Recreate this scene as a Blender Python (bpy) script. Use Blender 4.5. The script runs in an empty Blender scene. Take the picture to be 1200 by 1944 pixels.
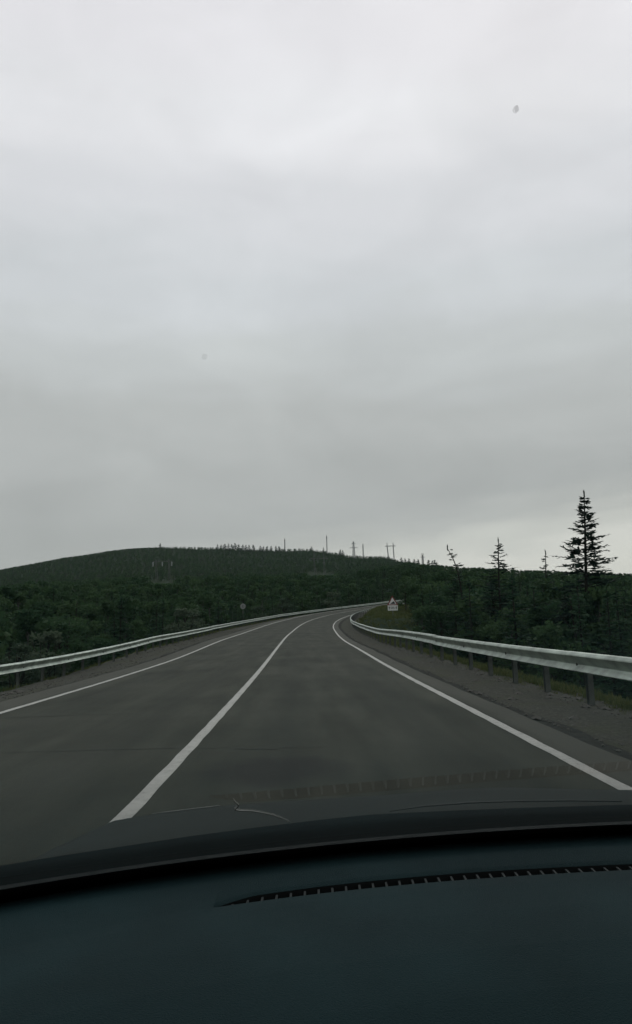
import bpy, math, random
import numpy as np
from mathutils import Vector, Matrix

random.seed(7)
RNG = np.random.default_rng(11)
scene = bpy.context.scene
COL = scene.collection

# ------------------------------------------------------------------ camera
FPX, W0, H0 = 1309.0, 1200.0, 1944.0
PITCH = math.atan((1177.6134 - 972.0) / FPX)
ROLL = math.radians(1.4938)
CAM_H = 1.30
cam_data = bpy.data.cameras.new('camera')
cam_data.sensor_fit = 'VERTICAL'
cam_data.sensor_height = 24.0
cam_data.lens = 24.0 * FPX / H0
cam_data.clip_start = 0.02
cam_data.clip_end = 8000.0
cam = bpy.data.objects.new('camera', cam_data)
COL.objects.link(cam)
_fw = Vector((0, math.cos(PITCH), math.sin(PITCH)))
_upc = Vector((0, -math.sin(PITCH), math.cos(PITCH)))
_xr = Vector((1, 0, 0))
_right = _xr * math.cos(ROLL) - _upc * math.sin(ROLL)
_up = _xr * math.sin(ROLL) + _upc * math.cos(ROLL)
m = Matrix((_right, _up, -_fw)).transposed().to_4x4()
m.translation = (0, 0, CAM_H)
cam.matrix_world = m
scene.camera = cam

# ------------------------------------------------------------------ sky, sun, exposure
SUN_EL, SUN_AZ = math.radians(48), math.radians(20)
world = bpy.data.worlds.new('World')
scene.world = world
world.use_nodes = True
nt = world.node_tree
nt.nodes.clear()
def N(tree, kind, **kw):
    n = tree.nodes.new(kind)
    for k, v in kw.items():
        setattr(n, k, v)
    return n
def mathn(tree, op, a, b=None, clamp=False):
    n = tree.nodes.new('ShaderNodeMath'); n.operation = op; n.use_clamp = clamp
    for i, v in enumerate((a, b)):
        if v is None: continue
        if isinstance(v, (int, float)): n.inputs[i].default_value = v
        else: tree.links.new(v, n.inputs[i])
    return n.outputs[0]
def ramp(tree, fac, stops, interp='LINEAR'):
    n = tree.nodes.new('ShaderNodeValToRGB')
    cr = n.color_ramp; cr.interpolation = interp
    while len(cr.elements) > 1: cr.elements.remove(cr.elements[-1])
    cr.elements[0].position = stops[0][0]; cr.elements[0].color = (*stops[0][1], 1)
    for p, c in stops[1:]:
        e = cr.elements.new(p); e.color = (*c, 1)
    tree.links.new(fac, n.inputs[0])
    return n.outputs[0]
def mixc(tree, fac, a, b, mode='MIX'):
    n = tree.nodes.new('ShaderNodeMix'); n.data_type = 'RGBA'; n.blend_type = mode
    for sock, v in ((n.inputs[0], fac), (n.inputs[6], a), (n.inputs[7], b)):
        if isinstance(v, (int, float)): sock.default_value = v
        elif isinstance(v, tuple): sock.default_value = (*v, 1)
        else: tree.links.new(v, sock)
    return n.outputs[2]
out = N(nt, 'ShaderNodeOutputWorld')
bg = N(nt, 'ShaderNodeBackground'); bg.inputs[1].default_value = 0.10
nt.links.new(bg.outputs[0], out.inputs[0])
skyt = N(nt, 'ShaderNodeTexSky'); skyt.sky_type = 'NISHITA'; skyt.sun_disc = False
skyt.sun_elevation = SUN_EL; skyt.sun_rotation = SUN_AZ
tc = N(nt, 'ShaderNodeTexCoord')
sep = N(nt, 'ShaderNodeSeparateXYZ'); nt.links.new(tc.outputs['Generated'], sep.inputs[0])
mp = N(nt, 'ShaderNodeMapping'); mp.inputs['Scale'].default_value = (1.3, 1.3, 6.5)
nt.links.new(tc.outputs['Generated'], mp.inputs[0])
n1 = N(nt, 'ShaderNodeTexNoise'); n1.inputs['Scale'].default_value = 1.9; n1.inputs['Detail'].default_value = 5
n1.inputs['Roughness'].default_value = 0.48; n1.inputs['Distortion'].default_value = 0.5
nt.links.new(mp.outputs[0], n1.inputs[0])
mp2 = N(nt, 'ShaderNodeMapping'); mp2.inputs['Scale'].default_value = (1.0, 1.0, 2.2); mp2.inputs['Location'].default_value = (3.1, 0.4, 1.0)
nt.links.new(tc.outputs['Generated'], mp2.inputs[0])
n2 = N(nt, 'ShaderNodeTexNoise'); n2.inputs['Scale'].default_value = 2.4; n2.inputs['Detail'].default_value = 3
nt.links.new(mp2.outputs[0], n2.inputs[0])
# cloud deck: elevation, tilted a little with azimuth (the deck lifts on the right), frayed by noise
fade = mathn(nt, 'SUBTRACT', 1.0, mathn(nt, 'MULTIPLY', sep.outputs[2], 3.0), True)
tilt = mathn(nt, 'MULTIPLY', mathn(nt, 'MULTIPLY', sep.outputs[0], -0.20), fade)
u = mathn(nt, 'ADD', sep.outputs[2], tilt)
u = mathn(nt, 'ADD', u, mathn(nt, 'MULTIPLY', mathn(nt, 'SUBTRACT', n1.outputs[0], 0.5), 0.15))
deck = ramp(nt, u, [
    (0.0, (0.76, 0.755, 0.70)), (0.03, (0.74, 0.735, 0.69)), (0.075, (0.62, 0.625, 0.59)), (0.12, (0.495, 0.505, 0.49)), (0.16, (0.452, 0.464, 0.457)),
    (0.20, (0.465, 0.477, 0.47)), (0.27, (0.515, 0.528, 0.522)), (0.35, (0.585, 0.605, 0.608)), (0.44, (0.66, 0.68, 0.705)),
    (0.54, (0.745, 0.75, 0.782)), (0.62, (0.835, 0.83, 0.86)), (0.70, (0.825, 0.81, 0.845)), (1.0, (0.79, 0.78, 0.81))], 'EASE')
mp3 = N(nt, 'ShaderNodeMapping'); mp3.inputs['Scale'].default_value = (1.0, 1.0, 1.9); mp3.inputs['Location'].default_value = (0.7, 5.2, 2.0)
nt.links.new(tc.outputs['Generated'], mp3.inputs[0])
n3 = N(nt, 'ShaderNodeTexNoise'); n3.inputs['Scale'].default_value = 5.5; n3.inputs['Detail'].default_value = 5; n3.inputs['Roughness'].default_value = 0.55
n3.inputs['Distortion'].default_value = 0.6
nt.links.new(mp3.outputs[0], n3.inputs[0])
mod = mathn(nt, 'ADD', mathn(nt, 'ADD', mathn(nt, 'MULTIPLY', n2.outputs[0], 0.20), mathn(nt, 'MULTIPLY', n3.outputs[0], 0.22)), 0.79)
deck = mixc(nt, 1.0, deck, mod, 'MULTIPLY')
deck10 = mixc(nt, 1.0, deck, (10.0, 10.0, 10.0), 'MULTIPLY')
nt.links.new(mixc(nt, 0.03, deck10, skyt.outputs[0]), bg.inputs[0])

sun_d = bpy.data.lights.new('sun', 'SUN'); sun_d.energy = 0.5; sun_d.angle = math.radians(25); sun_d.color = (1, 0.98, 0.95)
sun = bpy.data.objects.new('sun', sun_d); COL.objects.link(sun)
_sd = Vector((math.sin(SUN_AZ) * math.cos(SUN_EL), math.cos(SUN_AZ) * math.cos(SUN_EL), math.sin(SUN_EL)))
sun.rotation_euler = _sd.to_track_quat('Z', 'Y').to_euler()
scene.view_settings.view_transform = 'Standard'
scene.view_settings.look = 'None'
scene.view_settings.exposure = 0.0
scene.view_settings.gamma = 1.0
scene.view_settings.use_curve_mapping = False
scene.render.engine = 'CYCLES'
cy = scene.cycles
cy.use_denoising = True
cy.use_adaptive_sampling = True; cy.adaptive_threshold = 0.03; cy.use_light_tree = False
cy.max_bounces = 3; cy.diffuse_bounces = 2; cy.glossy_bounces = 2; cy.transparent_max_bounces = 12
cy.caustics_reflective = False; cy.caustics_refractive = False
cy.volume_bounces = 0

# ------------------------------------------------------------------ helpers
def mesh(name, verts, faces, mats=(), smooth=False, uvs=None, fmat=None):
    me = bpy.data.meshes.new(name)
    me.from_pydata([tuple(map(float, v)) for v in verts], [], [tuple(map(int, f)) for f in faces])
    for mt in mats: me.materials.append(mt)
    if smooth: me.polygons.foreach_set('use_smooth', [True] * len(me.polygons))
    if fmat is not None: me.polygons.foreach_set('material_index', [int(i) for i in fmat])
    if uvs is not None:
        ul = me.uv_layers.new(name='UVMap')
        idx = np.empty(len(me.loops), dtype=np.int32); me.loops.foreach_get('vertex_index', idx)
        ul.data.foreach_set('uv', np.asarray(uvs, dtype=np.float32)[idx].ravel())
    me.update()
    return me
def obj(name, me, parent=None, loc=(0, 0, 0), rot=(0, 0, 0), scl=(1, 1, 1)):
    o = bpy.data.objects.new(name, me); COL.objects.link(o)
    o.location = loc; o.rotation_euler = rot; o.scale = scl
    if parent is not None: o.parent = parent
    return o
def empty(name, loc=(0, 0, 0), rz=0.0):
    return obj(name, None, None, loc, (0, 0, rz))
def tag(o, label=None, cat=None, group=None, kind=None):
    if label: o['label'] = label
    if cat: o['category'] = cat
    if group: o['group'] = group
    if kind: o['kind'] = kind
    return o
class MB:
    """collects simple solids into one mesh"""
    def __init__(s): s.v = []; s.f = []
    def add(s, v, f):
        b = len(s.v); s.v += [tuple(p) for p in v]; s.f += [tuple(i + b for i in q) for q in f]; return s
    def box(s, c, d):
        x, y, z = c; a, b, h = d[0] / 2, d[1] / 2, d[2] / 2
        v = [(x + i * a, y + j * b, z + k * h) for k in (-1, 1) for j in (-1, 1) for i in (-1, 1)]
        return s.add(v, [(0, 2, 3, 1), (4, 5, 7, 6), (0, 1, 5, 4), (2, 6, 7, 3), (0, 4, 6, 2), (1, 3, 7, 5)])
    def tube(s, pts, radii, n=6, cap=True):
        pts = [Vector(p) for p in pts]; b = len(s.v)
        if isinstance(radii, (int, float)): radii = [radii] * len(pts)
        for i, p in enumerate(pts):
            d = (pts[min(i + 1, len(pts) - 1)] - pts[max(i - 1, 0)]).normalized()
            a = d.cross(Vector((0, 0, 1)) if abs(d.z) < 0.9 else Vector((1, 0, 0))).normalized(); c = d.cross(a)
            for k in range(n):
                t = 2 * math.pi * k / n
                s.v.append(tuple(p + (a * math.cos(t) + c * math.sin(t)) * radii[i]))
        for i in range(len(pts) - 1):
            for k in range(n):
                k2 = (k + 1) % n
                s.f.append((b + i * n + k, b + i * n + k2, b + (i + 1) * n + k2, b + (i + 1) * n + k))
        if cap:
            s.f.append(tuple(b + k for k in reversed(range(n)))); e = b + (len(pts) - 1) * n
            s.f.append(tuple(e + k for k in range(n)))
        return s
    def prism(s, poly, axis_o, ax, ay, az, thick):
        """extrude a 2-D polygon lying in ax/ay by thick along az"""
        o, ax, ay, az = Vector(axis_o), Vector(ax), Vector(ay), Vector(az)
        n = len(poly)
        v = [o + ax * p[0] + ay * p[1] for p in poly] + [o + ax * p[0] + ay * p[1] + az * thick for p in poly]
        f = [tuple(range(n))[::-1], tuple(range(n, 2 * n))] + [(i, (i + 1) % n, n + (i + 1) % n, n + i) for i in range(n)]
        return s.add(v, f)
    def build(s, name, mat, parent=None, smooth=False):
        return obj(name, mesh(name, s.v, s.f, [mat], smooth), parent)

def ray(px, py):
    """direction (relative to the camera) of a photograph pixel, scaled so that y = 1"""
    x, y = px - 600.0, py - 972.0
    xr = math.cos(ROLL) * x - math.sin(ROLL) * y; yr = math.sin(ROLL) * x + math.cos(ROLL) * y
    v = Vector((xr, FPX * math.cos(PITCH) + yr * math.sin(PITCH), FPX * math.sin(PITCH) - yr * math.cos(PITCH)))
    return v / v.y
def at(px, py, Y):
    v = ray(px, py) * Y
    return Vector((v.x, v.y, v.z + CAM_H))
def project(x, y, z):
    U = z - CAM_H
    fw = y * math.cos(PITCH) + U * math.sin(PITCH); up = -y * math.sin(PITCH) + U * math.cos(PITCH)
    xr, yr = FPX * x / fw, -FPX * up / fw
    return 600 + math.cos(ROLL) * xr + math.sin(ROLL) * yr, 972 - math.sin(ROLL) * xr + math.cos(ROLL) * yr

# ------------------------------------------------------------------ materials
def mat(name, build):
    m_ = bpy.data.materials.new(name); m_.use_nodes = True
    t = m_.node_tree; p = t.nodes['Principled BSDF']
    build(t, p)
    return m_
def plain(name, col, rough=0.7, metal=0.0, spec=0.3, var=0.0, scale=8.0, bump=0.0, bscale=60.0):
    def b(t, p):
        p.inputs['Roughness'].default_value = rough; p.inputs['Metallic'].default_value = metal
        p.inputs['Specular IOR Level'].default_value = spec
        p.inputs['Base Color'].default_value = (*col, 1)
        if var or bump:
            c = N(t, 'ShaderNodeTexCoord')
        if var:
            n = N(t, 'ShaderNodeTexNoise'); n.inputs['Scale'].default_value = scale; n.inputs['Detail'].default_value = 6
            t.links.new(c.outputs['Object'], n.inputs[0])
            lo = tuple(x * (1 - var) for x in col); hi = tuple(min(1, x * (1 + var)) for x in col)
            t.links.new(ramp(t, n.outputs[0], [(0.3, lo), (0.7, hi)]), p.inputs['Base Color'])
        if bump:
            n = N(t, 'ShaderNodeTexNoise'); n.inputs['Scale'].default_value = bscale; n.inputs['Detail'].default_value = 4
            t.links.new(c.outputs['Object'], n.inputs[0])
            bp = N(t, 'ShaderNodeBump'); bp.inputs['Strength'].default_value = bump; bp.inputs['Distance'].default_value = 0.01
            t.links.new(n.outputs[0], bp.inputs['Height']); t.links.new(bp.outputs[0], p.inputs['Normal'])
    return mat(name, b)
def foliage(name, dark, light, patch=1.3):
    def b(t, p):
        p.inputs['Roughness'].default_value = 0.75; p.inputs['Specular IOR Level'].default_value = 0.15
        oi = N(t, 'ShaderNodeObjectInfo'); c = N(t, 'ShaderNodeTexCoord')
        n = N(t, 'ShaderNodeTexNoise'); n.inputs['Scale'].default_value = patch; n.inputs['Detail'].default_value = 3
        t.links.new(c.outputs['Object'], n.inputs[0])
        f = mathn(t, 'ADD', mathn(t, 'MULTIPLY', oi.outputs['Random'], 0.55), mathn(t, 'MULTIPLY', n.outputs[0], 0.55))
        c_ = ramp(t, f, [(0.2, dark), (0.85, light)])
        t.links.new(c_, p.inputs['Base Color'])
        tl = N(t, 'ShaderNodeBsdfTranslucent'); t.links.new(c_, tl.inputs[0])
        mx = N(t, 'ShaderNodeMixShader'); mx.inputs[0].default_value = 0.45
        t.links.new(p.outputs[0], mx.inputs[1]); t.links.new(tl.outputs[0], mx.inputs[2]); t.links.new(mx.outputs[0], t.nodes['Material Output'].inputs[0])
    return mat(name, b)
def asphalt_build(t, p):
    p.inputs['Roughness'].default_value = 0.88; p.inputs['Specular IOR Level'].default_value = 0.13
    uv = N(t, 'ShaderNodeUVMap'); c = N(t, 'ShaderNodeTexCoord')
    s = N(t, 'ShaderNodeSeparateXYZ'); t.links.new(uv.outputs[0], s.inputs[0])
    fine = N(t, 'ShaderNodeTexNoise'); fine.inputs['Scale'].default_value = 38; fine.inputs['Detail'].default_value = 6; fine.inputs['Roughness'].default_value = 0.7
    t.links.new(c.outputs['Object'], fine.inputs[0])
    mpn = N(t, 'ShaderNodeMapping'); mpn.inputs['Scale'].default_value = (1.5, 0.17, 1)
    t.links.new(uv.outputs[0], mpn.inputs[0])
    streak = N(t, 'ShaderNodeTexNoise'); streak.inputs['Scale'].default_value = 1.6; streak.inputs['Detail'].default_value = 5
    t.links.new(mpn.outputs[0], streak.inputs[0])
    patchn = N(t, 'ShaderNodeTexNoise'); patchn.inputs['Scale'].default_value = 0.35; patchn.inputs['Detail'].default_value = 4
    t.links.new(c.outputs['Object'], patchn.inputs[0])
    f = mathn(t, 'ADD', mathn(t, 'MULTIPLY', fine.outputs[0], 0.18), mathn(t, 'ADD', mathn(t, 'MULTIPLY', streak.outputs[0], 0.42), mathn(t, 'MULTIPLY', patchn.outputs[0], 0.40)))
    base = ramp(t, f, [(0.38, (0.028, 0.032, 0.024)), (0.5, (0.043, 0.0475, 0.036)), (0.62, (0.060, 0.064, 0.050))])
    # rubbed wheel tracks (oil and rubber), dusty pale strip outside the edge line
    au = mathn(t, 'ABSOLUTE', s.outputs[0])
    def track(center, width):
        d = mathn(t, 'ABSOLUTE', mathn(t, 'SUBTRACT', au, center))
        return mathn(t, 'SUBTRACT', 1.0, mathn(t, 'DIVIDE', d, width), True)
    tr = mathn(t, 'ADD', track(1.0, 0.5), track(2.75, 0.5), True)
    base = mixc(t, mathn(t, 'MULTIPLY', tr, 0.40), base, (0.031, 0.035, 0.028))
    # noise-edged dark patch in the right lane
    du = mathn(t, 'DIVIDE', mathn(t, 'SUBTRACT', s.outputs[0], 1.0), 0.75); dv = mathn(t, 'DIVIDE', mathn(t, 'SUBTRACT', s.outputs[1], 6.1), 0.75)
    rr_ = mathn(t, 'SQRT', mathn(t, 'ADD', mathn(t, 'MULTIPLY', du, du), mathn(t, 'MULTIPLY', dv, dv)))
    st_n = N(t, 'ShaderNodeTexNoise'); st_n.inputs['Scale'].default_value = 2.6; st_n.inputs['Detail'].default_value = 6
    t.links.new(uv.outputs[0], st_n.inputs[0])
    dark_patch = mathn(t, 'MULTIPLY', mathn(t, 'SUBTRACT', mathn(t, 'ADD', 0.55, mathn(t, 'MULTIPLY', st_n.outputs[0], 0.9)), rr_), 2.2, True)
    base = mixc(t, mathn(t, 'MULTIPLY', dark_patch, 0.65), base, (0.021, 0.021, 0.020))
    dust = mathn(t, 'MULTIPLY', mathn(t, 'SUBTRACT', mathn(t, 'ADD', au, mathn(t, 'MULTIPLY', streak.outputs[0], 0.3)), 3.85), 4.0, True)
    base = mixc(t, mathn(t, 'MULTIPLY', dust, 0.55), base, (0.088, 0.090, 0.076))
    t.links.new(base, p.inputs['Base Color'])
    bp = N(t, 'ShaderNodeBump'); bp.inputs['Strength'].default_value = 0.35; bp.inputs['Distance'].default_value = 0.006
    t.links.new(fine.outputs[0], bp.inputs['Height']); t.links.new(bp.outputs[0], p.inputs['Normal'])
M = {}
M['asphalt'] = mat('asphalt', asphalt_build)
def paint_build(t, p):
    p.inputs['Roughness'].default_value = 0.7; p.inputs['Specular IOR Level'].default_value = 0.3
    c = N(t, 'ShaderNodeTexCoord')
    n = N(t, 'ShaderNodeTexNoise'); n.inputs['Scale'].default_value = 14; n.inputs['Detail'].default_value = 8; n.inputs['Roughness'].default_value = 0.7
    t.links.new(c.outputs['Object'], n.inputs[0])
    n2_ = N(t, 'ShaderNodeTexNoise'); n2_.inputs['Scale'].default_value = 1.2; n2_.inputs['Detail'].default_value = 3
    t.links.new(c.outputs['Object'], n2_.inputs[0])
    f = mathn(t, 'ADD', mathn(t, 'MULTIPLY', n.outputs[0], 0.7), mathn(t, 'MULTIPLY', n2_.outputs[0], 0.3))
    t.links.new(ramp(t, f, [(0.33, (0.09, 0.09, 0.08)), (0.405, (0.33, 0.34, 0.31)), (0.65, (0.46, 0.47, 0.43))]), p.inputs['Base Color'])
M['paint'] = mat('road_paint', paint_build)
def gravel_build(t, p):
    p.inputs['Roughness'].default_value = 0.95; p.inputs['Specular IOR Level'].default_value = 0.1
    c = N(t, 'ShaderNodeTexCoord')
    n = N(t, 'ShaderNodeTexNoise'); n.inputs['Scale'].default_value = 9; n.inputs['Detail'].default_value = 8; n.inputs['Roughness'].default_value = 0.7
    v = N(t, 'ShaderNodeTexVoronoi'); v.inputs['Scale'].default_value = 26
    g = N(t, 'ShaderNodeTexNoise'); g.inputs['Scale'].default_value = 0.8; g.inputs['Detail'].default_value = 5
    for q in (n, v, g): t.links.new(c.outputs['Object'], q.inputs[0])
    f = mathn(t, 'ADD', mathn(t, 'MULTIPLY', n.outputs[0], 0.6), mathn(t, 'MULTIPLY', v.outputs[0], 0.4))
    col = ramp(t, f, [(0.25, (0.030, 0.032, 0.025)), (0.5, (0.050, 0.052, 0.042)), (0.75, (0.085, 0.086, 0.070))])
    col = mixc(t, ramp(t, g.outputs[0], [(0.5, (0, 0, 0)), (0.68, (0.6, 0.6, 0.6))]), col, (0.050, 0.056, 0.030))
    t.links.new(col, p.inputs['Base Color'])
    bp = N(t, 'ShaderNodeBump'); bp.inputs['Strength'].default_value = 0.7; bp.inputs['Distance'].default_value = 0.02
    t.links.new(f, bp.inputs['Height']); t.links.new(bp.outputs[0], p.inputs['Normal'])
M['gravel'] = mat('shoulder_gravel', gravel_build)
M['dark_edge'] = plain('dark_edge_ground', (0.026, 0.028, 0.023), 0.95, spec=0.1, var=0.3, scale=6, bump=0.6, bscale=20)  # darker tone for the strips along the asphalt edges
def ground_build(t, p):
    p.inputs['Roughness'].default_value = 0.95; p.inputs['Specular IOR Level'].default_value = 0.05
    c = N(t, 'ShaderNodeTexCoord')
    n = N(t, 'ShaderNodeTexNoise'); n.inputs['Scale'].default_value = 0.35; n.inputs['Detail'].default_value = 8
    n.inputs['Roughness'].default_value = 0.65
    t.links.new(c.outputs['Object'], n.inputs[0])
    t.links.new(ramp(t, n.outputs[0], [(0.3, (0.010, 0.020, 0.012)), (0.5, (0.017, 0.030, 0.015)), (0.7, (0.030, 0.040, 0.018))]), p.inputs['Base Color'])
    bp = N(t, 'ShaderNodeBump'); bp.inputs['Strength'].default_value = 0.6; bp.inputs['Distance'].default_value = 0.15
    t.links.new(n.outputs[0], bp.inputs['Height']); t.links.new(bp.outputs[0], p.inputs['Normal'])
M['ground'] = mat('meadow_ground', ground_build)
M['zinc'] = plain('galvanised_steel', (0.385, 0.44, 0.39), 0.42, metal=0.9, spec=0.3, var=0.32, scale=3.2)
M['post'] = plain('weathered_post_steel', (0.075, 0.082, 0.072), 0.75, metal=0.1, spec=0.3, var=0.25, scale=5)
M['rust'] = plain('rusty_bolt', (0.035, 0.030, 0.025), 0.8)
M['needle'] = foliage('conifer_needles', (0.023, 0.057, 0.032), (0.045, 0.092, 0.044))
M['larch'] = foliage('larch_needles', (0.014, 0.032, 0.022), (0.025, 0.046, 0.028))
M['leaf'] = foliage('broad_leaves', (0.025, 0.058, 0.028), (0.054, 0.097, 0.041))
M['pale_leaf'] = foliage('willow_leaves', (0.045, 0.072, 0.045), (0.080, 0.110, 0.070))
M['bark'] = plain('dark_bark', (0.026, 0.026, 0.021), 0.9, spec=0.1, var=0.35, scale=9)
M['birch'] = plain('pale_bark', (0.075, 0.078, 0.068), 0.9, spec=0.1, var=0.5, scale=6)
M['grass'] = foliage('grass_blades', (0.050, 0.074, 0.024), (0.115, 0.125, 0.046))
M['stone'] = plain('pebble_stone', (0.075, 0.074, 0.064), 0.9, var=0.3, scale=20)
M['pylon'] = plain('pylon_steel', (0.23, 0.24, 0.24), 0.7, metal=0.2)
M['pale_steel'] = plain('pale_pylon_concrete', (0.10, 0.108, 0.10), 0.8)
M['insul'] = plain('insulator_glass', (0.26, 0.28, 0.28), 0.4)
M['sign_white'] = plain('sign_white', (0.62, 0.64, 0.61), 0.55)
M['sign_red'] = plain('sign_red', (0.17, 0.034, 0.030), 0.55)
M['sign_black'] = plain('sign_black', (0.02, 0.02, 0.02), 0.6)
M['sign_back'] = plain('sign_back_grey', (0.20, 0.215, 0.205), 0.6, metal=0.1, var=0.1)
M['dash'] = plain('dash_soft_plastic', (0.0085, 0.0215, 0.0235), 0.7, spec=0.06, var=0.22, scale=7, bump=0.4, bscale=900)
M['blackp'] = plain('black_plastic', (0.006, 0.008, 0.008), 0.75, spec=0.15)
M['cowl'] = plain('cowl_plastic', (0.005, 0.010, 0.010), 0.75, spec=0.08, var=0.15, scale=8)
M['hood'] = plain('dusty_dark_car_paint', (0.027, 0.032, 0.028), 0.65, spec=0.06, var=0.12, scale=3)
M['slat'] = plain('vent_slat_plastic', (0.012, 0.017, 0.017), 0.6, spec=0.1)
M['trim'] = plain('pale_glint_strip', (0.20, 0.21, 0.195), 0.5, spec=0.4)  # pale tone painting the glint on the bonnet edge
M['wiper'] = plain('glint_grey_wiper', (0.06, 0.065, 0.06), 0.6)
M['cap'] = plain('label_reflection_tone', (0.020, 0.034, 0.034), 0.7, spec=0.1)  # lighter tone painting a reflected patch over the cowl
M['pale_line_mat'] = plain('pale_line_grey', (0.12, 0.13, 0.12), 0.6)
M['dirt'] = plain('dried_insect_dirt', (0.20, 0.20, 0.20), 0.9)
def glass_build(t, p):
    t.nodes.remove(p)
    o = t.nodes['Material Output']
    tr = N(t, 'ShaderNodeBsdfTransparent'); tr.inputs[0].default_value = (0.97, 0.985, 0.975, 1)
    gl = N(t, 'ShaderNodeBsdfGlossy'); gl.inputs['Roughness'].default_value = 0.015
    fr = N(t, 'ShaderNodeFresnel'); ge = N(t, 'ShaderNodeNewGeometry')
    bf = ge.outputs['Backfacing']                     # a thin pane: the same reflectance from both sides
    t.links.new(mathn(t, 'ADD', 1.45, mathn(t, 'MULTIPLY', bf, 1 / 1.45 - 1.45)), fr.inputs[0])
    mx = N(t, 'ShaderNodeMixShader')
    t.links.new(fr.outputs[0], mx.inputs[0]); t.links.new(tr.outputs[0], mx.inputs[1]); t.links.new(gl.outputs[0], mx.inputs[2])
    t.links.new(mx.outputs[0], o.inputs[0])
M['glass'] = mat('windscreen_glass', glass_build)

# ------------------------------------------------------------------ the road's line
LANE = 3.726
SK = np.array([0, 15, 30, 40, 50, 60, 70, 80, 95, 110, 130, 160, 320.])
KK = np.array([-.0016, -.0003, .0006, 0, .0023, -.0003, .0015, .0035, .0061, .0094, .0087, .0062, .005])
GG = np.array([-.0079, -.0027, .0119, .0124, .0139, .0177, .0198, .0284, .0404, .0483, .0553, .0688, .05])
BB = np.array([.0012, .0001, -.0058, .0314, .0259, .0346, .0385, .0349, .0189, .0154, .0058, .0074, .005])
DS = 0.5
_S = np.arange(0, 320, DS)
_b = np.interp(_S, SK, BB)
_bp = np.concatenate([np.full(12, _b[0]), _b, np.full(12, _b[-1])])
_b = np.convolve(_bp, np.ones(25) / 25, 'valid')
_th = -0.009 + np.cumsum(np.interp(_S, SK, KK)) * DS
_x = -1.3382 + np.cumsum(np.sin(_th)) * DS
_y = np.cumsum(np.cos(_th)) * DS
_z = np.cumsum(np.interp(_S, SK, GG)) * DS
_Sb = np.arange(-25, 0, DS)
S = np.concatenate([_Sb, _S]); TH = np.concatenate([np.full(len(_Sb), _th[0]), _th])
PX = np.concatenate([_x[0] + _Sb * math.sin(_th[0]), _x]); PY = np.concatenate([_y[0] + _Sb * math.cos(_th[0]), _y])
PZ = np.concatenate([np.full(len(_Sb), _z[0]), _z]); PB = np.concatenate([np.full(len(_Sb), _b[0]), _b])
def rp(s, off, up=0.0):
    th = np.interp(s, S, TH)
    x = np.interp(s, S, PX) + off * math.cos(th); y = np.interp(s, S, PY) - off * math.sin(th)
    o = max(-5.0, min(5.0, off)) if abs(off) > 5 else off
    return Vector((x, y, np.interp(s, S, PZ) - np.interp(s, S, PB) * off + up))
def near_path(x, y):
    """signed offset (right positive), station and level of the nearest point of the road"""
    d2 = (PX - x) ** 2 + (PY - y) ** 2
    i = int(d2.argmin())
    off = (x - PX[i]) * math.cos(TH[i]) - (y - PY[i]) * math.sin(TH[i])
    d = math.sqrt(d2[i])
    return math.copysign(d, off), S[i], PZ[i]
def ribbon(name, prof, s0, s1, step, material, parent=None, wob=None, smooth=True):
    ss = np.arange(s0, s1 + 1e-6, step); n = len(prof); v = []; uv = []
    for s in ss:
        for k, (off, dz) in enumerate(prof):
            o = off + (wob(s, k) if wob else 0.0)
            v.append(rp(s, o, dz)); uv.append((o, s))
    f = [(i * n + k, i * n + k + 1, (i + 1) * n + k + 1, (i + 1) * n + k) for i in range(len(ss) - 1) for k in range(n - 1)]
    return obj(name, mesh(name, v, f, [material], smooth, uv), parent)
_ph = RNG.uniform(0, 6.28, 12)
def wobf(amp, seed):
    def w(s, k):
        a = _ph[(seed + 3 * k) % 12]
        return amp * (math.sin(s * 1.3 + a) * .5 + math.sin(s * 3.1 + 2 * a) * .3 + math.sin(s * 7.7 + a * 3) * .2)
    return w
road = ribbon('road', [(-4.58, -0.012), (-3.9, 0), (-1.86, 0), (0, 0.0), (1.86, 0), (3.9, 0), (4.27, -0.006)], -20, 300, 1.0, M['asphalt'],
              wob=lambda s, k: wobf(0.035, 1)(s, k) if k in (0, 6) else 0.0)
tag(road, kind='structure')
for off, w in ((0.0, 0.125), (LANE, 0.125), (-LANE, 0.125)):
    ribbon('lane_marking', [(off - w / 2, 0.005), (off + w / 2, 0.005)], -20, 300, 0.5, M['paint'], road,
           wob=lambda s, k: 0.006 * math.sin(s * 5.1 + k))
M['sealed'] = plain('crack_sealant', (0.030, 0.033, 0.028), 0.8, spec=0.15)
def transverse_crack(s0, o0, o1, wid, slope, seed):
    r = np.random.default_rng(seed); os_ = np.arange(o0, o1, 0.12); v = []
    j = np.cumsum(r.normal(0, 0.02, len(os_)))
    for o, jj in zip(os_, j):
        ww = wid * r.uniform(0.4, 1.2)
        v.append(rp(s0 + slope * o + jj - ww / 2, o, 0.004)); v.append(rp(s0 + slope * o + jj + ww / 2, o, 0.004))
    f = [(2 * i, 2 * i + 2, 2 * i + 3, 2 * i + 1) for i in range(len(os_) - 1)]
    obj('sealed_crack', mesh('sealed_crack', v, f, [M['sealed']]), road)
transverse_crack(7.35, -4.3, -0.09, 0.018, -0.06, 3)
transverse_crack(7.35, 0.09, 0.5, 0.016, -0.06, 4)
transverse_crack(7.33, 0.5, 1.0, 0.04, -0.06, 8)
transverse_crack(7.30, 1.0, 1.6, 0.016, -0.05, 9)
transverse_crack(10.7, -3.4, -1.2, 0.03, 0.02, 5)

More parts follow.
